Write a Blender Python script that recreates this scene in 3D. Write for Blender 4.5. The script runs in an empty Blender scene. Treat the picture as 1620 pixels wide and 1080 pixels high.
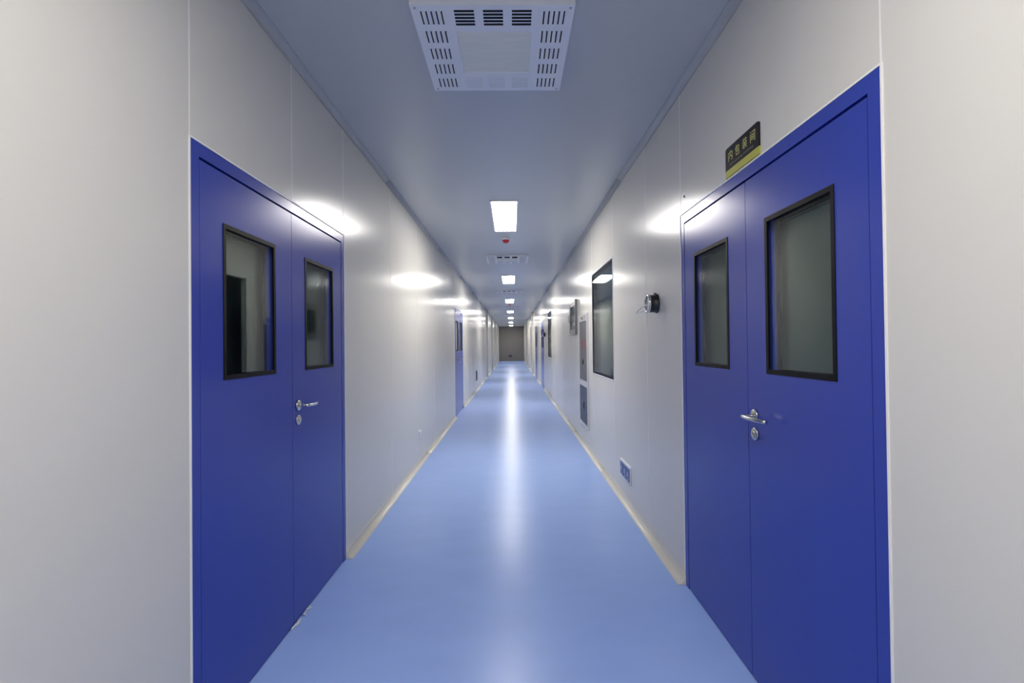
import bpy, bmesh, math, random
from mathutils import Matrix, Vector
random.seed(4)
scene = bpy.context.scene
COL = scene.collection
PI = math.pi

# ---------------------------------------------------------------- camera
F_PX, CX, CY = 779.6, 12.0, -3.7
YAW, PITCH, ROLL = math.radians(0.867), math.radians(0.584), math.radians(-0.644)
CAM_H = 1.36


def cam_dir(a, b, c):
    # camera frame (right, up, forward) -> world (x right, y depth, z up)
    x, y, z = a, b, c
    co, s = math.cos(ROLL), math.sin(ROLL)
    u, v = x, -y
    u, v = co * u + s * v, -s * u + co * v
    x, y = u, -v
    co, s = math.cos(PITCH), math.sin(PITCH)
    y, z = co * y + s * z, -s * y + co * z
    co, s = math.cos(YAW), math.sin(YAW)
    x, z = co * x + s * z, -s * x + co * z
    return Vector((x, z, y))


cam = bpy.data.cameras.new('camera')
cam.sensor_fit = 'HORIZONTAL'
cam.sensor_width = 36.0
cam.lens = F_PX / 1620 * 36.0
cam.shift_x = -CX / 1620
cam.shift_y = CY / 1620
cam.clip_start = 0.02
cam.clip_end = 200
cam_ob = bpy.data.objects.new('camera', cam)
COL.objects.link(cam_ob)
R_, U_, F_ = cam_dir(1, 0, 0), cam_dir(0, 1, 0), cam_dir(0, 0, 1)
cam_ob.matrix_world = Matrix(((R_.x, U_.x, -F_.x, 0), (R_.y, U_.y, -F_.y, 0), (R_.z, U_.z, -F_.z, CAM_H), (0, 0, 0, 1)))
scene.camera = cam_ob

# ---------------------------------------------------------------- world, exposure
world = bpy.data.worlds.new('world')
world.use_nodes = True
world.node_tree.nodes['Background'].inputs['Color'].default_value = (0.6, 0.65, 0.75, 1)
world.node_tree.nodes['Background'].inputs['Strength'].default_value = 0.02
scene.world = world
scene.view_settings.view_transform = 'Standard'
scene.view_settings.look = 'None'
scene.view_settings.gamma = 1.0
scene.view_settings.use_curve_mapping = False
scene.view_settings.exposure = 0.0
LAMP_STRENGTH = 45.5
LAMP_COLOR = (1.0, 0.96, 0.905)
scene.cycles.use_denoising = True
scene.cycles.max_bounces = 14
scene.cycles.diffuse_bounces = 8
scene.cycles.glossy_bounces = 6
scene.cycles.transparent_max_bounces = 16

# ---------------------------------------------------------------- corridor measures (metres)
XL, XR, CEIL = -1.078, 0.961, 2.792
Y0, Y1 = -7.6, 39.85
ROOM = 3.3
LAMP_X = -0.066


# ---------------------------------------------------------------- materials
def srgb(r, g, b):
    return tuple(((c / 255) / 12.92 if c <= 10 else ((c / 255 + 0.055) / 1.055) ** 2.4) for c in (r, g, b)) + (1,)


def material(name, color, rough=0.5, metallic=0.0, spec=0.5, coat=0.0, coat_rough=0.1, noise=None, bump=None, emission=None):
    m = bpy.data.materials.new(name)
    m.use_nodes = True
    nt = m.node_tree
    p = nt.nodes['Principled BSDF']
    p.inputs['Base Color'].default_value = color
    p.inputs['Roughness'].default_value = rough
    p.inputs['Metallic'].default_value = metallic
    p.inputs['Specular IOR Level'].default_value = spec
    p.inputs['Coat Weight'].default_value = coat
    p.inputs['Coat Roughness'].default_value = coat_rough
    if emission:
        p.inputs['Emission Color'].default_value = emission[0]
        p.inputs['Emission Strength'].default_value = emission[1]
    if noise or bump:
        tc = nt.nodes.new('ShaderNodeTexCoord')
        mp = nt.nodes.new('ShaderNodeMapping')
        nt.links.new(tc.outputs['Object'], mp.inputs['Vector'])
    if noise:  # (scale xyz, colour spread, roughness spread)
        sc_, amp, ramp_ = noise
        mp.inputs['Scale'].default_value = sc_
        n = nt.nodes.new('ShaderNodeTexNoise')
        n.inputs['Scale'].default_value = 1.0
        n.inputs['Detail'].default_value = 5
        nt.links.new(mp.outputs['Vector'], n.inputs['Vector'])
        mr = nt.nodes.new('ShaderNodeMapRange')
        mr.inputs['From Min'].default_value = 0.3
        mr.inputs['From Max'].default_value = 0.7
        mr.inputs['To Min'].default_value = 1 - amp
        mr.inputs['To Max'].default_value = 1 + amp
        nt.links.new(n.outputs['Fac'], mr.inputs['Value'])
        mx = nt.nodes.new('ShaderNodeVectorMath')
        mx.operation = 'SCALE'
        mx.inputs[0].default_value = color[:3]
        nt.links.new(mr.outputs['Result'], mx.inputs['Scale'])
        nt.links.new(mx.outputs['Vector'], p.inputs['Base Color'])
        if ramp_:
            r2 = nt.nodes.new('ShaderNodeMapRange')
            r2.inputs['From Min'].default_value = 0.3
            r2.inputs['From Max'].default_value = 0.7
            r2.inputs['To Min'].default_value = rough - ramp_
            r2.inputs['To Max'].default_value = rough + ramp_
            nt.links.new(n.outputs['Fac'], r2.inputs['Value'])
            nt.links.new(r2.outputs['Result'], p.inputs['Roughness'])
    if bump:  # (scale xyz, strength, distance)
        mp2 = nt.nodes.new('ShaderNodeMapping')
        mp2.inputs['Scale'].default_value = bump[0]
        nt.links.new(tc.outputs['Object'], mp2.inputs['Vector'])
        n2 = nt.nodes.new('ShaderNodeTexNoise')
        n2.inputs['Scale'].default_value = 1.0
        n2.inputs['Detail'].default_value = 3
        nt.links.new(mp2.outputs['Vector'], n2.inputs['Vector'])
        bp = nt.nodes.new('ShaderNodeBump')
        bp.inputs['Strength'].default_value = bump[1]
        bp.inputs['Distance'].default_value = bump[2]
        nt.links.new(n2.outputs['Fac'], bp.inputs['Height'])
        nt.links.new(bp.outputs['Normal'], p.inputs['Normal'])
    return m


def glass_material(name, tint, gain):
    m = bpy.data.materials.new(name)
    m.use_nodes = True
    nt = m.node_tree
    nt.nodes.clear()
    out = nt.nodes.new('ShaderNodeOutputMaterial')
    tr = nt.nodes.new('ShaderNodeBsdfTransparent')
    tr.inputs['Color'].default_value = tint
    gl = nt.nodes.new('ShaderNodeBsdfGlossy')
    gl.inputs['Roughness'].default_value = 0.015
    gl.inputs['Color'].default_value = (1, 1, 1, 1)
    geo = nt.nodes.new('ShaderNodeNewGeometry')
    dot = nt.nodes.new('ShaderNodeVectorMath')
    dot.operation = 'DOT_PRODUCT'
    nt.links.new(geo.outputs['Normal'], dot.inputs[0])
    nt.links.new(geo.outputs['Incoming'], dot.inputs[1])

    def mth(op, a, b=None):
        n = nt.nodes.new('ShaderNodeMath')
        n.operation = op
        for i, v in enumerate((a, b)):
            if v is None:
                continue
            if isinstance(v, (int, float)):
                n.inputs[i].default_value = v
            else:
                nt.links.new(v, n.inputs[i])
        return n.outputs[0]
    c = mth('ABSOLUTE', dot.outputs['Value'])
    k = mth('POWER', mth('SUBTRACT', 1.0, c), 5.0)
    fr = mth('MINIMUM', mth('MULTIPLY', mth('ADD', mth('MULTIPLY', k, 0.96), 0.04), gain), 0.95)
    mix = nt.nodes.new('ShaderNodeMixShader')
    nt.links.new(fr, mix.inputs['Fac'])
    nt.links.new(tr.outputs[0], mix.inputs[1])
    nt.links.new(gl.outputs[0], mix.inputs[2])
    nt.links.new(mix.outputs[0], out.inputs['Surface'])
    return m


M = {
    'wall': material('wall_coated_steel', srgb(214, 211, 203), 0.215, spec=0.22, bump=((9, 9, 1.2), 0.015, 0.01)),
    'wall_back': material('wall_room_paint', srgb(205, 205, 200), 0.6),
    'end': material('end_wall_paint', srgb(110, 107, 104), 0.5),
    'ceil': material('ceiling_coated_steel', srgb(195, 197, 198), 0.285, spec=0.4, bump=((3, 0.6, 3), 0.02, 0.01)),
    'cove': material('cove_aluminium', srgb(184, 186, 188), 0.4, spec=0.3),
    'skirt': material('skirting_cream', srgb(216, 213, 203), 0.28),
    'caulk': material('seam_sealant', srgb(238, 236, 232), 0.5),
    'floor': material('floor_vinyl_blue', srgb(147, 175, 232), 0.285, spec=0.17,
                      noise=((3, 6, 1), 0.025, 0), bump=((5, 30, 5), 0.012, 0.01)),
    'blue': material('door_blue_enamel', srgb(50, 68, 162), 0.23, spec=0.35, bump=((6, 6, 2), 0.015, 0.01)),
    'gasket': material('black_gasket', srgb(12, 12, 14), 0.5, spec=0.15),
    'glass': glass_material('window_glass', (0.88, 0.93, 0.92, 1), 0.62),
    'window_glass': glass_material('observation_glass', (0.86, 0.92, 0.91, 1), 0.48),
    'steel': material('brushed_steel', (0.62, 0.61, 0.59, 1), 0.24, metallic=1.0),
    'steel_dark': material('keyhole_dark', (0.02, 0.02, 0.02, 1), 0.5),
    'white': material('white_enamel', srgb(226, 228, 234), 0.35),
    'vent': material('vent_white_enamel', srgb(238, 239, 242), 0.4),
    'vent_core': material('vent_filter_cloth', srgb(236, 236, 226), 0.6, noise=((6, 40, 1), 0.04, 0)),
    'dark': material('opening_shade', srgb(30, 32, 40), 0.7),  # even dark colour standing in for the shade inside slots and openings
    'sign_black': material('sign_black_acrylic', srgb(26, 23, 26), 0.3, spec=0.2),
    'sign_yellow': material('sign_yellow_strip', srgb(186, 184, 70), 0.3),
    'sign_gold': material('sign_gold_lettering', srgb(206, 200, 120), 0.35),
    'sign_grey': material('sign_grey_lettering', srgb(120, 116, 100), 0.4),
    'gauge_black': material('gauge_black_plastic', srgb(30, 30, 34), 0.35),
    'gauge_dial': material('gauge_dial_white', srgb(225, 225, 225), 0.4),
    'tube': material('clear_tube_vinyl', srgb(225, 228, 232), 0.12, spec=0.8),
    'red': material('red_plastic', srgb(170, 30, 48), 0.35),
    'red_text': material('red_lettering', srgb(160, 40, 62), 0.5),
    'hatch': material('hatch_dark_steel', (0.26, 0.26, 0.27, 1), 0.28, metallic=1.0),
    'cab_frame': material('cabinet_frame_aluminium', srgb(196, 196, 200), 0.3),
    'cab_door': material('cabinet_door_grey', srgb(100, 100, 103), 0.4, spec=0.25),
    'cab_low': material('cabinet_lower_panel', srgb(68, 72, 90), 0.4, spec=0.25),
    'socket_blue': material('socket_blue_cover', srgb(52, 66, 128), 0.3),
    'socket_pale': material('socket_pale_print', srgb(176, 188, 216), 0.4),
    'film': material('plastic_film_scrap', srgb(196, 206, 214), 0.2),
    'lamp_frame': material('lamp_frame_white', srgb(232, 232, 236), 0.4),
    'lamp': material('lamp_diffuser', (0.9, 0.9, 0.9, 1), 0.4, emission=(LAMP_COLOR + (1,), LAMP_STRENGTH)),
}


# ---------------------------------------------------------------- mesh helpers
class MB:
    def __init__(self):
        self.v, self.f, self.mi, self.sm = [], [], [], []

    def face(self, idx, mi=0, smooth=False):
        self.f.append(tuple(idx)); self.mi.append(mi); self.sm.append(smooth)

    def box(self, x0, x1, y0, y1, z0, z1, mi=0):
        b = len(self.v)
        self.v += [(x, y, z) for z in (z0, z1) for y in (y0, y1) for x in (x0, x1)]
        for q in ((0, 2, 3, 1), (4, 5, 7, 6), (0, 1, 5, 4), (2, 6, 7, 3), (0, 4, 6, 2), (1, 3, 7, 5)):
            self.face([b + i for i in q], mi)
        return self

    def cbox(self, x0, x1, y0, y1, z0, z1, c, mi=0):
        # box whose front face (y0) has a chamfered rim of size c
        b = len(self.v)
        self.v += [(x0, y1, z0), (x1, y1, z0), (x1, y1, z1), (x0, y1, z1),
                   (x0, y0 + c, z0), (x1, y0 + c, z0), (x1, y0 + c, z1), (x0, y0 + c, z1),
                   (x0 + c, y0, z0 + c), (x1 - c, y0, z0 + c), (x1 - c, y0, z1 - c), (x0 + c, y0, z1 - c)]
        self.face([b + 3, b + 2, b + 1, b], mi)
        self.face([b + 8, b + 9, b + 10, b + 11], mi)
        for i in range(4):
            j = (i + 1) % 4
            self.face([b + i, b + j, b + 4 + j, b + 4 + i], mi)
            self.face([b + 4 + i, b + 4 + j, b + 8 + j, b + 8 + i], mi)
        return self

    def ring(self, ox0, ox1, oz0, oz1, ix0, ix1, iz0, iz1, y0, y1, mi=0):
        # rectangular ring in the xz plane, from y0 (front) to y1 (back)
        b = len(self.v)
        for y in (y0, y1):
            self.v += [(ox0, y, oz0), (ox1, y, oz0), (ox1, y, oz1), (ox0, y, oz1),
                       (ix0, y, iz0), (ix1, y, iz0), (ix1, y, iz1), (ix0, y, iz1)]
        for i in range(4):
            j = (i + 1) % 4
            self.face([b + i, b + j, b + 4 + j, b + 4 + i], mi)
            self.face([b + 8 + j, b + 8 + i, b + 12 + i, b + 12 + j], mi)
            self.face([b + j, b + i, b + 8 + i, b + 8 + j], mi)
            self.face([b + 4 + i, b + 4 + j, b + 12 + j, b + 12 + i], mi)
        return self

    def lathe(self, prof, n=32, origin=(0, 0, 0), axis='y', mi=0, smooth=True):
        # prof: list of (radius, height along axis); closed with fans where radius = 0
        b = len(self.v)
        ox, oy, oz = origin
        for r, h in prof:
            for k in range(n):
                a = 2 * PI * k / n
                if axis == 'y':
                    self.v.append((ox + r * math.cos(a), oy + h, oz + r * math.sin(a)))
                else:
                    self.v.append((ox + r * math.cos(a), oy + r * math.sin(a), oz + h))
        for i in range(len(prof) - 1):
            for k in range(n):
                k2 = (k + 1) % n
                q = [b + i * n + k, b + i * n + k2, b + (i + 1) * n + k2, b + (i + 1) * n + k]
                self.face(q, mi, smooth)
        self.face([b + k for k in range(n)], mi)
        self.face([b + (len(prof) - 1) * n + k for k in range(n)], mi)
        return self

    def tube(self, pts, r, n=10, mi=0):
        pts = [Vector(p) for p in pts]
        b = len(self.v)
        prev = None
        for i, p in enumerate(pts):
            t = (pts[min(i + 1, len(pts) - 1)] - pts[max(i - 1, 0)]).normalized()
            if prev is None:
                ref = Vector((0, 0, 1)) if abs(t.z) < 0.9 else Vector((1, 0, 0))
                nrm = t.cross(ref).normalized()
            else:
                nrm = (prev - t * prev.dot(t)).normalized()
            prev = nrm
            bi = t.cross(nrm)
            rr = r[i] if isinstance(r, (list, tuple)) else r
            for k in range(n):
                a = 2 * PI * k / n
                self.v.append(tuple(p + nrm * rr * math.cos(a) + bi * rr * math.sin(a)))
        for i in range(len(pts) - 1):
            for k in range(n):
                k2 = (k + 1) % n
                self.face([b + i * n + k, b + i * n + k2, b + (i + 1) * n + k2, b + (i + 1) * n + k], mi, True)
        self.face([b + k for k in range(n)][::-1], mi)
        self.face([b + (len(pts) - 1) * n + k for k in range(n)], mi)
        return self

    def extrude(self, prof, y0, y1, mi=0, smooth=()):
        # closed profile of (x, z) swept along y; smooth = indices of profile edges to shade smooth
        b = len(self.v)
        n = len(prof)
        self.v += [(x, y0, z) for x, z in prof] + [(x, y1, z) for x, z in prof]
        for i in range(n):
            j = (i + 1) % n
            self.face([b + i, b + j, b + n + j, b + n + i], mi, i in smooth)
        self.face([b + i for i in range(n)][::-1], mi)
        self.face([b + n + i for i in range(n)], mi)
        return self

    def mesh(self, name, mats):
        me = bpy.data.meshes.new(name)
        me.from_pydata(self.v, [], self.f)
        for m in (mats if isinstance(mats, (list, tuple)) else [mats]):
            me.materials.append(M[m])
        for p, mi, s in zip(me.polygons, self.mi, self.sm):
            p.material_index = mi
            p.use_smooth = s
        bm = bmesh.new()
        bm.from_mesh(me)
        bmesh.ops.recalc_face_normals(bm, faces=bm.faces)
        bm.to_mesh(me)
        bm.free()
        me.update()
        return me

    def build(self, name, mats, parent=None, loc=(0, 0, 0), rz=0.0):
        return link(name, self.mesh(name, mats), parent, loc, rz)


def link(name, data, parent=None, loc=(0, 0, 0), rz=0.0):
    o = bpy.data.objects.new(name, data)
    COL.objects.link(o)
    o.parent = parent
    o.location = loc
    o.rotation_euler = (0, 0, rz)
    return o


def tag(o, label=None, cat=None, group=None, kind=None):
    if label: o['label'] = label
    if cat: o['category'] = cat
    if group: o['group'] = group
    if kind: o['kind'] = kind
    return o


def empty(name, loc=(0, 0, 0), rz=0.0, **k):
    o = link(name, None, None, loc, rz)
    o.empty_display_size = 0.1
    return tag(o, **k)


def copy_tree(o, parent=None):
    c = o.copy()
    COL.objects.link(c)
    c.parent = parent
    for ch in [x for x in bpy.data.objects if x.parent == o]:
        copy_tree(ch, c)
    return c


def lettering(name, text, height, mat, parent, x, y, z, width=None, extrude=0.0006):
    """raised text in the xz plane, facing -y, centred on x"""
    cu = bpy.data.curves.new(name, 'FONT')
    cu.body = text
    cu.size = 1.0
    cu.extrude = 0.0
    t = bpy.data.objects.new(name, cu)
    COL.objects.link(t)
    bpy.context.view_layer.update()
    me = bpy.data.meshes.new_from_object(t.evaluated_get(bpy.context.evaluated_depsgraph_get()))
    bpy.data.objects.remove(t)
    bpy.data.curves.remove(cu)
    xs = [v.co.x for v in me.vertices]; ys = [v.co.y for v in me.vertices]
    s = height / (max(ys) - min(ys))
    sx = width / (max(xs) - min(xs)) if width else s
    cx, y_min = (max(xs) + min(xs)) / 2, min(ys)
    for v in me.vertices:
        v.co = ((v.co.x - cx) * sx, 0, (v.co.y - y_min) * s)
    bm = bmesh.new()
    bm.from_mesh(me)
    geo = bmesh.ops.extrude_face_region(bm, geom=list(bm.faces))
    for e in geo['geom']:
        if isinstance(e, bmesh.types.BMVert):
            e.co.y -= extrude
    bmesh.ops.recalc_face_normals(bm, faces=bm.faces)
    bm.to_mesh(me)
    bm.free()
    me.materials.clear()
    me.materials.append(M[mat])
    me.name = name
    return link(name, me, parent, (x, y, z))


# objects on a wall are built in a front view: x to the viewer's right, -y towards the corridor, z up
LEFT, RIGHT = PI / 2, -PI / 2


def on_wall(side, y, z=0.0, off=0.0):
    """location and rotation for something whose back lies on a corridor wall"""
    if side == 'L':
        return (XL + off, y, z), LEFT
    return (XR - off, y, z), RIGHT


# ================================================================ SETTING
# floor and ceiling
fl = MB().box(-ROOM, ROOM, Y0 - 0.1, Y1 + 0.1, -0.1, 0).build('floor', 'floor')
tag(fl, 'glossy blue vinyl floor of the corridor', 'floor', kind='structure')
ce = MB().box(-ROOM, ROOM, Y0 - 0.1, Y1 + 0.1, CEIL, CEIL + 0.1).build('ceiling', 'ceil')
tag(ce, 'smooth pale ceiling of the corridor', 'ceiling', kind='structure')
T = 0.05
o = MB().box(XL - T, XR + T, Y1, Y1 + 0.1, 0, CEIL).build('wall_end', 'end')
tag(o, 'grey wall closing the far end of the corridor', 'wall', kind='structure')
o = MB().box(-ROOM, ROOM, Y0 - 0.1, Y0, 0, CEIL).build('wall_back', 'wall')
tag(o, 'pale wall behind the viewer at the corridor start', 'wall', kind='structure')
o = MB().box(-ROOM - 0.1, -ROOM, Y0, Y1, 0, CEIL).build('wall_room_left', 'wall_back')
tag(o, 'far wall of the dark rooms seen through the left door panes', 'wall', kind='structure')
o = MB().box(ROOM, ROOM + 0.1, Y0, Y1, 0, CEIL).build('wall_room_right', 'wall_back')
tag(o, 'far wall of the dark rooms seen through the right door panes', 'wall', kind='structure')

DOOR_W, DOOR_H = 1.512, 2.07
doors = [('L', 2.423), ('R', 2.008), ('L', 10.01), ('R', 15.55), ('R', 19.6)]
WIN = (1.0, 2.182)
windows = [('R', 4.645, 5.872), ('R', 11.95, 13.15)]


def seams(side):
    if side == 'L':
        s = [1.667 - 1.18 * k for k in range(8, 0, -1)] + [1.667, 2.44, 3.179, 4.407, 5.62, 6.83, 8.04]
        s += [13.1 + 1.18 * k for k in range(0, 22)] + [11.95]
    else:
        s = [1.252 - 1.18 * k for k in range(8, 0, -1)] + [3.49, 7.05, 8.2, 9.4, 10.6, 13.6]
        s += [17.5] + [21.6 + 1.18 * k for k in range(0, 15)]
    ops = [(y - DOOR_W / 2, y + DOOR_W / 2, 0, DOOR_H) for d, y in doors if d == side]
    ops += [(a, b, WIN[0], WIN[1]) for d, a, b in windows if d == side]
    for a, b, _, _ in ops:
        s = [q for q in s if not (abs(q - a) < 0.25 or abs(q - b) < 0.25)] + [a, b]
    s = sorted(q for q in s if Y0 + 0.2 < q < Y1 - 0.2)
    return [Y0] + s + [Y1], ops


G = 0.0012
for side, name, word in (('L', 'wall_left', 'left'), ('R', 'wall_right', 'right')):
    root = empty(name, (XL if side == 'L' else XR, 0, 0), label='pale coated steel panel wall along the %s side' % word,
                 cat='wall', kind='structure')
    sg = -1 if side == 'L' else 1
    ss, ops = seams(side)
    x0, x1 = sorted((0, sg * T))
    for a, b in zip(ss[:-1], ss[1:]):
        spans = [(0.0, CEIL)]
        for oa, ob, z0, z1 in ops:
            if a >= oa - 1e-4 and b <= ob + 1e-4:
                spans = [q for q in ((0.0, z0), (z1, CEIL)) if q[1] - q[0] > 0.01]
        for z0, z1 in spans:
            MB().box(x0, x1, a + G, b - G, z0, z1).build('wall_panel', 'wall', root)
    for q in ss[1:-1]:
        lo = 0.0
        for oa, ob, z0, z1 in ops:
            if oa + 0.01 < q < ob - 0.01:
                lo = z1
        a, b = sorted((-sg * 0.0008, sg * 0.03))
        strip = 0.0026 if q < 3.3 and not (side == 'R' and q > 2.9) else 0.0014
        MB().box(a, b, q - strip, q + strip, lo, CEIL).build('seam_strip', 'caulk', root)

# coved skirting, broken at the doors; coved ceiling trim
def cove_profile(sx, r, lip, n=10):
    """concave quarter between a wall at x = 0 and the floor at z = 0, opening towards sx"""
    pts = [(0, 0)]
    pts.append((0, r + lip)); pts.append((sx * 0.003, r + lip))
    cx, cz = r + 0.003, r + 0.003
    for k in range(n + 1):
        a = PI + (PI / 2) * k / n
        pts.append((sx * (cx + r * math.cos(a)), cz + r * math.sin(a)))
    pts.append((sx * (r + lip), 0.003)); pts.append((sx * (r + lip), 0))
    return pts


for side, name, word in (('L', 'baseboard_left', 'left'), ('R', 'baseboard_right', 'right')):
    sg = 1 if side == 'L' else -1
    root = empty(name, (XL if side == 'L' else XR, 0, 0), label='cream coved skirting along the foot of the %s wall' % word,
                 cat='skirting', kind='structure')
    gaps = sorted((y - DOOR_W / 2, y + DOOR_W / 2) for d, y in doors if d == side)
    runs, at = [], Y0 + 0.01
    for a, b in gaps:
        runs.append((at, a - 0.001)); at = b + 0.001
    runs.append((at, Y1 - 0.002))
    for a, b in runs:
        n = max(1, round((b - a) / 2.6))
        for k in range(n):
            p, q = a + (b - a) * k / n, a + (b - a) * (k + 1) / n
            MB().extrude(cove_profile(sg, 0.042, 0.004), p + 0.001, q - 0.001, smooth=set(range(3, 13))).build(
                'skirting_strip', 'skirt', root)
for i, (side, word) in enumerate((('L', 'left'), ('R', 'right'))):
    sg = 1 if side == 'L' else -1
    root = empty('trim_%d' % (i + 1), (XL if side == 'L' else XR, 0, CEIL), label='pale coved aluminium trim between ceiling and %s wall' % word,
                 cat='trim', kind='structure')
    n = 16
    for k in range(n):
        p, q = Y0 + (Y1 - Y0) * k / n, Y0 + (Y1 - Y0) * (k + 1) / n
        prof = [(x, -z) for x, z in cove_profile(sg, 0.033, 0.003)]
        MB().extrude(prof, p + 0.0015, q - 0.0015, smooth=set(range(3, 13))).build('cove_strip', 'cove', root)

# pilasters near the corridor end
pil = [('L', 20.75), ('L', 25.8), ('L', 31.0), ('L', 37.1), ('R', 22.3), ('R', 27.6), ('R', 31.6)]
for i, (side, y) in enumerate(pil):
    x0, x1 = (XL, XL + 0.075) if side == 'L' else (XR - 0.075, XR)
    o = MB().box(x0, x1, y - 0.1, y + 0.1, 0.0, CEIL).build('trim_%d' % (i + 3), 'wall')
    tag(o, 'narrow pale post standing out of the wall near the corridor end', 'post', 'posts near the corridor end', 'structure')


# ---------------------------------------------------------------- doors
def make_door(loc, rz):
    root = empty('door_1', loc, rz)
    w = DOOR_W / 2
    # frame: two jambs, head, with a rebate behind the leaves
    FW, FO = 0.048, -0.0015
    fr = MB()
    fr.box(-w, -w + FW, FO, 0.075, 0, DOOR_H).box(w - FW, w, FO, 0.075, 0, DOOR_H)
    fr.box(-w + FW, w - FW, FO, 0.075, DOOR_H - FW, DOOR_H)
    fr.box(-w + FW, -w + FW + 0.016, 0.054, 0.075, 0, DOOR_H - FW).box(w - FW - 0.016, w - FW, 0.054, 0.075, 0, DOOR_H - FW)
    fr.box(-w + FW + 0.016, w - FW - 0.016, 0.054, 0.075, DOOR_H - FW - 0.022, DOOR_H - FW)
    fr.build('door_frame', 'blue', root)
    # sealant bead round the frame
    s = MB()
    s.box(-w - 0.006, -w, -0.004, 0.004, 0, DOOR_H + 0.006).box(w, w + 0.006, -0.004, 0.004, 0, DOOR_H + 0.006)
    s.box(-w, w, -0.004, 0.004, DOOR_H, DOOR_H + 0.006)
    s.build('sealant_bead', 'caulk', root)
    mid = 0.008
    wz0, wz1 = 1.238, 1.826
    for x0, x1, wx0, wx1, active in ((-w + FW + 0.005, mid - 0.0022, -0.567, -0.160, False),
                                     (mid + 0.0022, w - FW - 0.005, 0.160, 0.564, True)):
        cx = (x0 + x1) / 2
        lf = MB().ring(x0 - cx, x1 - cx, 0.006, DOOR_H - FW - 0.009, wx0 - cx, wx1 - cx, wz0, wz1, 0.0, 0.048)
        if not active:  # overlapping strip behind the meeting edge
            lf.box(x1 - cx - 0.012, x1 - cx + 0.02, 0.0485, 0.053, 0.006, DOOR_H - FW - 0.03)
        leaf = lf.build('door_leaf', 'blue', root, (cx, 0, 0))
        a, b = wx0 - cx, wx1 - cx
        g = 0.017
        MB().ring(a, b, wz0, wz1, a + g, b - g, wz0 + g, wz1 - g, -0.0025, 0.006).build('window_gasket', 'gasket', leaf)
        MB().ring(a, b, wz0, wz1, a + g, b - g, wz0 + g, wz1 - g, 0.041, 0.0495).build('window_gasket', 'gasket', leaf)
        MB().box(a + 0.004, b - 0.004, 0.0065, 0.0105, wz0 + 0.004, wz1 - 0.004).build('window_pane', 'glass', leaf)
        MB().box(a + 0.004, b - 0.004, 0.036, 0.040, wz0 + 0.004, wz1 - 0.004).build('window_pane', 'glass', leaf)
        if active:
            hx, hz = 0.066 - cx, 1.066
            MB().lathe([(0.001, -0.009), (0.024, -0.009), (0.0262, -0.0065), (0.0262, 0.0)], 32, (hx, 0, hz)).build(
                'handle_rosette', 'steel', leaf)
            pts = [(hx, 0.0, hz), (hx, -0.028, hz), (hx, -0.042, hz)]
            for k in range(1, 7):
                t = k / 6 * PI / 2
                pts.append((hx + 0.014 * (1 - math.cos(t)), -0.042 - 0.014 * math.sin(t), hz))
            for k in range(1, 9):
                u = k / 8
                pts.append((hx + 0.014 + 0.135 * u, -0.056 - 0.004 * math.sin(PI * u) + 0.022 * u ** 2.2, hz - 0.003 * u))
            MB().tube(pts, 0.0078, 14).build('lever_handle', 'steel', leaf)
            kz = 0.994
            MB().lathe([(0.001, -0.008), (0.023, -0.008), (0.0255, -0.006), (0.0255, 0.0)], 32, (hx, 0, kz)).build(
                'lock_rosette', 'steel', leaf)
            c = MB().lathe([(0.001, -0.0125), (0.0075, -0.0125), (0.0085, -0.0115), (0.0085, -0.007)], 18, (hx, 0, kz + 0.006))
            c.box(hx - 0.0042, hx + 0.0042, -0.0125, -0.007, kz - 0.016, kz + 0.004)
            c.box(hx - 0.001, hx + 0.001, -0.0129, -0.0124, kz + 0.001, kz + 0.011, 1)
            c.build('lock_cylinder', ['steel', 'steel_dark'], leaf)
    return root


door_labels = [
    'blue steel double door with two panes, facing the door under the black sign',
    'blue steel double door with two panes under the black room sign',
    'blue double door beyond the small white socket plate, seen edge on',
    'blue double door just past the second tall window and its gauge',
    'narrow-looking blue double door next before the pale wall posts',
]
d0 = None
for i, (side, y) in enumerate(doors):
    loc, rz = on_wall(side, y)
    if d0 is None:
        d0 = make_door(loc, rz); d = d0
    else:
        d = copy_tree(d0)
        d.location = loc; d.rotation_euler = (0, 0, rz); d.name = 'door_%d' % (i + 1)
    tag(d, door_labels[i], 'door', kind='structure')


# ---------------------------------------------------------------- observation windows
def make_window(name, side, a, b, label):
    loc, rz = on_wall(side, (a + b) / 2)
    root = empty(name, loc, rz, label=label, cat='window', kind='structure')
    w = (b - a) / 2
    z0, z1 = WIN
    MB().ring(-w, w, z0, z1, -w + 0.012, w - 0.012, z0 + 0.012, z1 - 0.012, -0.004, 0.05).build('window_frame', 'white', root)
    MB().ring(-w + 0.012, w - 0.012, z0 + 0.012, z1 - 0.012, -w + 0.034, w - 0.034, z0 + 0.034, z1 - 0.034, -0.001, 0.05).build(
        'window_gasket', 'gasket', root)
    MB().box(-w + 0.03, w - 0.03, 0.003, 0.008, z0 + 0.03, z1 - 0.03).build('window_pane', 'window_glass', root)
    MB().box(-w + 0.03, w - 0.03, 0.04, 0.045, z0 + 0.03, z1 - 0.03).build('window_pane', 'window_glass', root)
    return root


make_window('window_1', 'R', *windows[0][1:], 'large square flush window between pressure gauge and grey fire cabinet')
make_window('window_2', 'R', *windows[1][1:], 'square flush window farther on, past the steel pass-through hatch')

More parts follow.
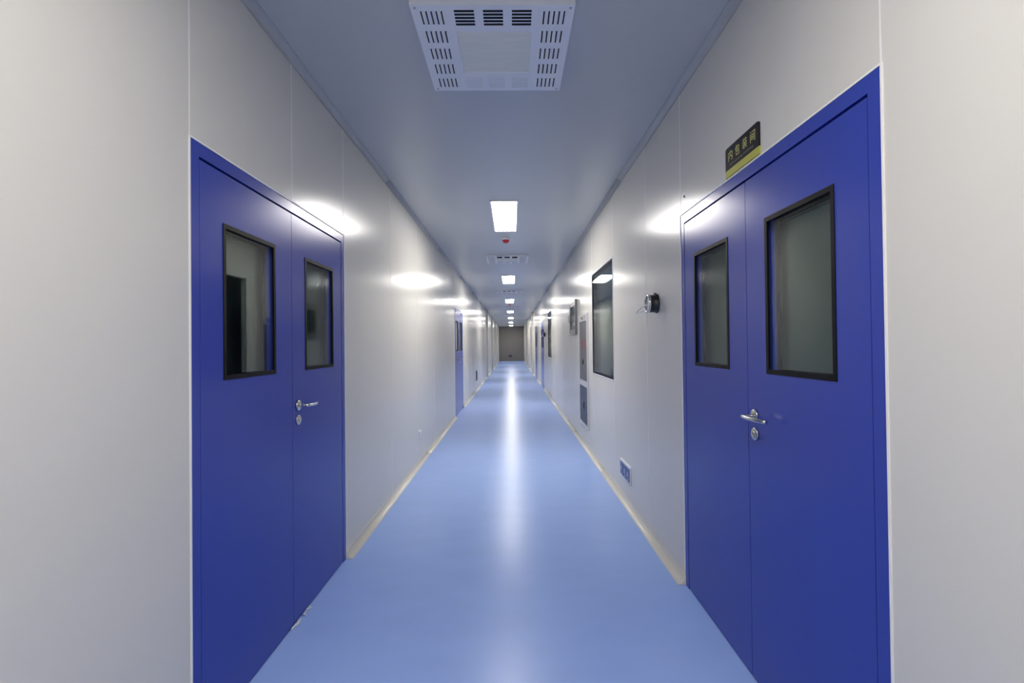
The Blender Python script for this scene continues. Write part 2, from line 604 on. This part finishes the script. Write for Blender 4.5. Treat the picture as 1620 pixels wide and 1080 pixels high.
# ================================================================ CEILING FITTINGS
# lamps
frame_me = MB()
LW, LL = 0.128, 0.64
b = frame_me
b.box(-LW - 0.016, -LW, -LL - 0.016, LL + 0.016, -0.012, 0).box(LW, LW + 0.016, -LL - 0.016, LL + 0.016, -0.012, 0)
b.box(-LW, LW, -LL - 0.016, -LL, -0.012, 0).box(-LW, LW, LL, LL + 0.016, -0.012, 0)
frame_me = frame_me.mesh('lamp_frame', 'lamp_frame')
diff_me = MB().box(-LW, LW, -LL, LL, -0.009, -0.001).mesh('lamp_diffuser', 'lamp')
for k in range(-2, 7):
    root = empty('ceiling_light', (LAMP_X, 5.54 + 5.35 * k, CEIL),
                 label='glowing white panel light just before the red-capped detector' if k == 0 else
                 'glowing white panel light past the red-capped detector, one of a ceiling row' if k > 0 else
                 'glowing white panel light in the ceiling before the large louvred diffuser',
                 cat='light', group='panel lights along the ceiling')
    link('lamp_frame', frame_me, root)
    link('lamp_diffuser', diff_me, root)

# supply air diffusers: a raised pan with pressed louvres round a cloth centre
VS, VT = 0.344, 0.030


def louvre(length, width, rise):
    """pressed hood hanging under the pan beside a flush strip coloured as slot shade, open towards +x; runs along y"""
    m = MB()
    l, w = length / 2, width / 2
    m.v += [(-w, -l, 0), (-w, l, 0), (0, l, -rise), (0, -l, -rise), (0, -l, 0), (0, l, 0)]
    m.face((0, 1, 2, 3), 0); m.face((3, 2, 5, 4), 1); m.face((0, 3, 4), 0); m.face((1, 5, 2), 0)
    m.box(0.0, w * 1.05, -l, l, -0.0005, 0.0, 1)  # no hole cut; the shade of the slot is put into this strip's colour
    return m


louv_me = louvre(0.084, 0.0135, 0.0045).mesh('louvre', ['vent', 'dark'])
pan = MB()
c_ = 0.168
pan.box(-VS, -c_, -VS, VS, -VT, 0).box(c_, VS, -VS, VS, -VT, 0).box(-c_, c_, -VS, -c_, -VT, 0).box(-c_, c_, c_, VS, -VT, 0)
pan_me = pan.mesh('vent_pan', 'vent')
core_me = MB().box(-c_, c_, -c_, c_, -VT + 0.007, -0.001).mesh('vent_core', 'vent_core')
screw_me = MB().lathe([(0.0055, 0.0), (0.005, -0.0015), (0.001, -0.002)], 12, (0, 0, 0), 'z').mesh('screw', 'steel')
spots = []  # (x, y, rotation)
for g in range(5):
    gy = -0.262 + 0.131 * g
    for s in range(5):
        dx = (s - 2) * 0.0215
        spots.append((-0.256 + dx, gy, PI))
        spots.append((0.256 + dx, gy, 0.0))
for g in range(3):
    gx = -0.122 + 0.122 * g
    for s in range(5):
        dy = (s - 2) * 0.0215
        spots.append((gx, -0.262 + dy, -PI / 2))
        spots.append((gx, 0.262 + dy, PI / 2))
joined = MB()
for x, y, a in spots:
    src = louvre(0.084, 0.0135, 0.0045)
    base = len(joined.v)
    for (px, py, pz) in src.v:
        joined.v.append((x + px * math.cos(a) - py * math.sin(a), y + px * math.sin(a) + py * math.cos(a), pz))
    for f, mi in zip(src.f, src.mi):
        joined.face([base + i for i in f], mi)
joined_me = joined.mesh('louvre_field', ['vent', 'dark'])
for k, y in enumerate((2.366, 8.2, 13.3, 18.75, 24.1, 29.5)):
    root = empty('air_diffuser', (LAMP_X, y, CEIL), cat='air diffuser', group='air diffusers along the ceiling')
    tag(root, 'large white square air diffuser with rows of dark louvre slots and a plain centre' if k == 0 else
        'white square air diffuser right behind the red-capped ceiling detector' if k == 1 else
        'faint white square air diffuser between two of the distant ceiling lights')
    link('vent_pan', pan_me, root)
    link('vent_core', core_me, root)
    if k == 0:
        for x, yy, a in spots:
            link('louvre', louv_me, root, (x, yy, -VT), a)
        for sx in (-1, 1):
            for sy in (-1, 1):
                link('screw', screw_me, root, (sx * 0.325, sy * 0.325, -VT))
    else:
        tag(link('louvre_field', joined_me, root, (0, 0, -VT)), kind='stuff')

# detectors
for y, lab in ((6.62, 'white ceiling detector with red cap behind the first visible light'),
               (17.25, 'small white and red ceiling detector behind a farther light')):
    root = empty('smoke_detector', (LAMP_X - 0.004, y, CEIL), label=lab, cat='detector')
    MB().lathe([(0.052, 0.0), (0.052, -0.012), (0.047, -0.022), (0.044, -0.030)], 28, (0, 0, 0), 'z').build('detector_base', 'white', root)
    MB().lathe([(0.044, -0.030), (0.046, -0.038), (0.040, -0.052), (0.030, -0.064), (0.016, -0.071), (0.001, -0.073)], 28,
               (0, 0, 0), 'z').build('dust_cap', 'red', root)

# ================================================================ ON THE WALLS
# room sign over the right-hand door
loc, rz = on_wall('R', 2.016, 2.081)
root = empty('room_sign', loc, rz, label='black and yellow room sign with gold Chinese characters above blue door', cat='sign')
w = 0.148


def rounded_top(w, z0, z1, r, y0, y1):
    m = MB()
    pts = [(-w, z0), (w, z0)]
    for k in range(7):
        a = k / 6 * PI / 2
        pts.append((w - r + r * math.cos(a), z1 - r + r * math.sin(a)))
    for k in range(7):
        a = PI / 2 + k / 6 * PI / 2
        pts.append((-w + r + r * math.cos(a), z1 - r + r * math.sin(a)))
    n = len(pts)
    m.v += [(x, y0, z) for x, z in pts] + [(x, y1, z) for x, z in pts]
    m.face(range(n)); m.face([n + i for i in range(n)][::-1])
    for i in range(n):
        j = (i + 1) % n
        m.face((j, i, n + i, n + j))
    return m


rounded_top(w, 0.030, 0.128, 0.012, -0.006, 0.0).build('sign_panel', 'sign_black', root)
MB().box(-w, w, -0.006, 0.0, 0.0, 0.030).build('sign_strip', 'sign_yellow', root)
for k, ch in enumerate('内包装间'):
    lettering('sign_character', ch, 0.044, 'sign_gold', root, -0.099 + 0.066 * k, -0.006, 0.066, width=0.040)
lettering('sign_caption', 'Inner packing workshop', 0.0135, 'sign_grey', root, 0, -0.006, 0.041, width=0.21)


# differential pressure gauges
def make_gauge(name, side, y, z, label):
    loc, rz = on_wall(side, y, z)
    root = empty(name, loc, rz, label=label, cat='gauge')
    MB().lathe([(0.064, 0.0), (0.064, -0.008), (0.058, -0.012), (0.058, -0.052), (0.060, -0.054)], 40).build('gauge_body', 'gauge_black', root)
    bz = MB()
    n = 40
    prof = [(0.060, -0.0545), (0.061, -0.064), (0.058, -0.068), (0.050, -0.068), (0.049, -0.062)]
    for r, h in prof:
        for k in range(n):
            bz.v.append((r * math.cos(2 * PI * k / n), h, r * math.sin(2 * PI * k / n)))
    for i in range(len(prof) - 1):
        for k in range(n):
            k2 = (k + 1) % n
            bz.face([i * n + k, i * n + k2, (i + 1) * n + k2, (i + 1) * n + k], 0, True)
    bz.build('gauge_bezel', 'steel', root)
    dial = MB().lathe([(0.001, -0.060), (0.0495, -0.060), (0.0495, -0.055)], 40).build('gauge_dial', 'gauge_dial', root)
    nd = MB().box(-0.001, 0.001, -0.0625, -0.0605, -0.004, 0.036)
    for k in range(11):
        a = math.radians(-60 + 12 * k)
        r0, r1 = 0.036, 0.043
        c, s = math.sin(a), math.cos(a)
        px, pz = s * 0.0007, -c * 0.0007
        bb = len(nd.v)
        nd.v += [(r0 * c - px, -0.0606, r0 * s - pz), (r0 * c + px, -0.0606, r0 * s + pz), (r1 * c + px, -0.0606, r1 * s + pz), (r1 * c - px, -0.0606, r1 * s - pz)]
        nd.face((bb, bb + 1, bb + 2, bb + 3))
    nd.build('gauge_needle', 'gauge_black', dial)
    MB().box(-0.012, 0.012, -0.020, -0.008, 0.052, 0.070).build('mounting_lug', 'gauge_black', root)
    # clear tube looping out of the front of the gauge
    pts = []
    for k in range(25):
        u = k / 24
        a = PI * 2 * u
        pts.append((-0.030 - 0.030 * math.sin(PI * u) * 1.0, -0.060 - 0.062 * math.sin(PI * u) ** 0.8, -0.006 - 0.036 * u - 0.034 * math.sin(PI * u)))
    MB().tube(pts, 0.0045, 8).build('gauge_tube', 'tube', root)
    return root


make_gauge('pressure_gauge', 'R', 3.245, 1.618, 'round black pressure gauge with looped clear tube beside the blue door')
make_gauge('pressure_gauge', 'R', 14.3, 1.63, 'small black pressure gauge between second square window and far blue door')

# fire cabinet
loc, rz = on_wall('R', 6.56, 0.27)
root = empty('fire_hose_cabinet', loc, rz, label='tall grey fire cabinet with red lettering beside the large window', cat='cabinet')
w, h = 0.385, 1.475
MB().ring(-w, w, 0, h, -w + 0.045, w - 0.045, 0.035, h - 0.095, -0.022, 0.0).box(
    -w + 0.045, w - 0.045, -0.020, 0.0, 0.525, 0.60).build('cabinet_frame', 'cab_frame', root)
up = MB().cbox(-w + 0.048, w - 0.048, -0.014, 0.0, 0.603, h - 0.098, 0.003).build('upper_door', 'cab_door', root)
lettering('red_lettering', '消火栓', 0.15, 'red_text', up, 0.02, -0.014, 1.00, width=0.46)
MB().lathe([(0.001, -0.012), (0.030, -0.012), (0.034, -0.008), (0.034, 0.0)], 28, (-0.02, -0.014, 0.845)).build('pull_knob', 'gauge_black', up)
lo = MB().cbox(-w + 0.048, w - 0.048, -0.014, 0.0, 0.038, 0.522, 0.003).build('lower_door', 'cab_low', root)
MB().ring(-0.02, 0.02, 0.22, 0.31, -0.012, 0.012, 0.228, 0.302, -0.020, -0.014).build('recessed_pull', 'gauge_black', lo)
hd = MB().cbox(-0.27, 0.27, -0.028, -0.022, h - 0.085, h - 0.015, 0.003).build('header_plate', 'steel', root)
MB().lathe([(0.001, -0.006), (0.014, -0.006), (0.016, 0.0)], 20, (0.0, -0.028, h - 0.05)).build('header_stud', 'cab_low', hd)

# stainless pass-through hatch
loc, rz = on_wall('R', 7.57, 1.493)
root = empty('pass_box', loc, rz, label='small stainless steel pass-through hatch with dark pane past the fire cabinet', cat='hatch')
w, h = 0.35, 0.52
MB().ring(-w, w, 0, h, -w + 0.04, w - 0.04, 0.04, h - 0.04, -0.035, 0.0).build('hatch_frame', 'hatch', root)
dr = MB().ring(-w + 0.043, w - 0.043, 0.043, h - 0.043, -w + 0.085, w - 0.085, 0.085, h - 0.085, -0.030, 0.0).build('hatch_door', 'hatch', root)
MB().box(-w + 0.08, w - 0.08, -0.018, -0.012, 0.08, h - 0.08).build('hatch_pane', 'window_glass', dr)
MB().box(-w + 0.07, w - 0.07, -0.008, -0.001, 0.07, h - 0.07).build('hatch_back', 'dark', dr)
MB().tube([(-w + 0.064, -0.030, 0.20), (-w + 0.064, -0.055, 0.21), (-w + 0.064, -0.055, 0.31), (-w + 0.064, -0.030, 0.32)], 0.007, 10).build(
    'hatch_handle', 'steel', dr)
for z in (0.12, 0.38):
    MB().tube([(w - 0.045, -0.034, z), (w - 0.045, -0.034, z + 0.05)], 0.008, 10).build('hinge', 'steel', dr)

# low socket plate under the gauge and window
loc, rz = on_wall('R', 4.20, 0.195)
root = empty('socket_plate', loc, rz, label='white framed wall plate with three dark blue socket modules near the skirting', cat='socket')
w, h = 0.182, 0.148
MB().cbox(-w, w, -0.012, 0.0, 0, h, 0.003).build('plate', 'white', root)
for k in range(3):
    x = -0.113 + 0.113 * k
    md = MB().cbox(x - 0.053, x + 0.053, -0.016, -0.012, 0.016, h - 0.020, 0.002).build('socket_module', 'socket_blue', root)
    pr = MB().box(x - 0.026, x + 0.004, -0.0168, -0.016, 0.052, 0.088)
    pr.box(x + 0.014, x + 0.030, -0.0168, -0.016, 0.030, 0.046)
    pr.build('socket_print', 'socket_pale', md)

# little white outlet on the left wall
loc, rz = on_wall('L', 5.70, 0.288)
root = empty('wall_outlet', loc, rz, label='tiny white single outlet plate low on the bare panel wall', cat='outlet')
MB().cbox(-0.046, 0.046, -0.012, 0, 0, 0.092, 0.003).build('outlet_plate', 'white', root)
sl = MB()
for x, z in ((-0.012, 0.056), (0.010, 0.056), (-0.012, 0.028), (0.010, 0.028)):
    sl.box(x - 0.001, x + 0.002, -0.0124, -0.0119, z - 0.006, z + 0.006)
sl.build('outlet_slots', 'dark', root)

# return air grille far along the left wall
loc, rz = on_wall('L', 14.82, 0.285)
root = empty('return_grille', loc, rz, label='low dark return air grille past the farther blue door', cat='grille')
w, h = 0.16, 0.30
MB().ring(-w, w, 0, h, -w + 0.02, w - 0.02, 0.02, h - 0.02, -0.012, 0.0).build('grille_frame', 'cab_low', root)
MB().box(-w + 0.02, w - 0.02, -0.002, 0.0, 0.02, h - 0.02).build('grille_backing', 'dark', root)
slat_me = MB()
slat_me.v += [(-w + 0.02, -0.010, 0), (w - 0.02, -0.010, 0), (w - 0.02, -0.003, 0.012), (-w + 0.02, -0.003, 0.012),
              (-w + 0.02, -0.0085, 0), (w - 0.02, -0.0085, 0), (w - 0.02, -0.002, 0.0115), (-w + 0.02, -0.002, 0.0115)]
for q in ((0, 1, 2, 3), (7, 6, 5, 4), (0, 4, 5, 1), (3, 2, 6, 7), (0, 3, 7, 4), (1, 5, 6, 2)):
    slat_me.face(q)
slat_me = slat_me.mesh('slat', 'cab_low')
for k in range(9):
    link('slat', slat_me, root, (0, 0, 0.028 + 0.028 * k))

# screw with washer at the corner of the right door head
loc, rz = on_wall('R', 2.70, 2.165)
root = empty('wall_screw', loc, rz, label='small dark screw in the wall above the corner of the blue door under the sign', cat='screw')
MB().lathe([(0.009, 0.0), (0.009, -0.0015), (0.006, -0.002)], 20).build('washer', 'white', root)
MB().lathe([(0.0055, -0.002), (0.005, -0.005), (0.001, -0.006)], 16).build('screw_head', 'steel_dark', root)

# plate on the end wall
root = empty('end_wall_plate', (-0.165, Y1, 0.34), 0.0, label='small dark double plate low on the grey end wall', cat='plate')
MB().cbox(-0.14, 0.14, -0.012, 0, 0, 0.15, 0.003).build('plate', 'cab_low', root)
for x in (-0.07, 0.07):
    MB().cbox(x - 0.055, x + 0.055, -0.02, -0.012, 0.02, 0.13, 0.003).build('module', 'gauge_black', root)

# scrap of clear film caught under the left door
rs = random.Random(8)
for name_y, ln, lab in ((2.56, 0.085, 'crumpled pale film scrap caught under the blue door, nearer the lock'),
                        (2.44, 0.11, 'thin torn pale film strip at the foot of the blue double door')):
    m = MB()
    n, k2 = 12, 4
    for i in range(n + 1):
        for j in range(k2 + 1):
            u, v = i / n, j / k2
            m.v.append((XL + 0.004 + 0.016 * v * (0.6 + 0.4 * math.sin(7 * u + ln * 90)),
                        name_y + ln * (u - 0.5), 0.002 + 0.008 * (1 - v) * abs(math.sin(11 * u + 3 * v)) + 0.004 * rs.random()))
    for i in range(n):
        for j in range(k2):
            a = i * (k2 + 1) + j
            m.face((a, a + 1, a + k2 + 2, a + k2 + 1))
    o = m.build('film_scrap', 'film')
    sol = o.modifiers.new('thickness', 'SOLIDIFY')
    sol.thickness = 0.0006
    tag(o, lab, 'scrap')
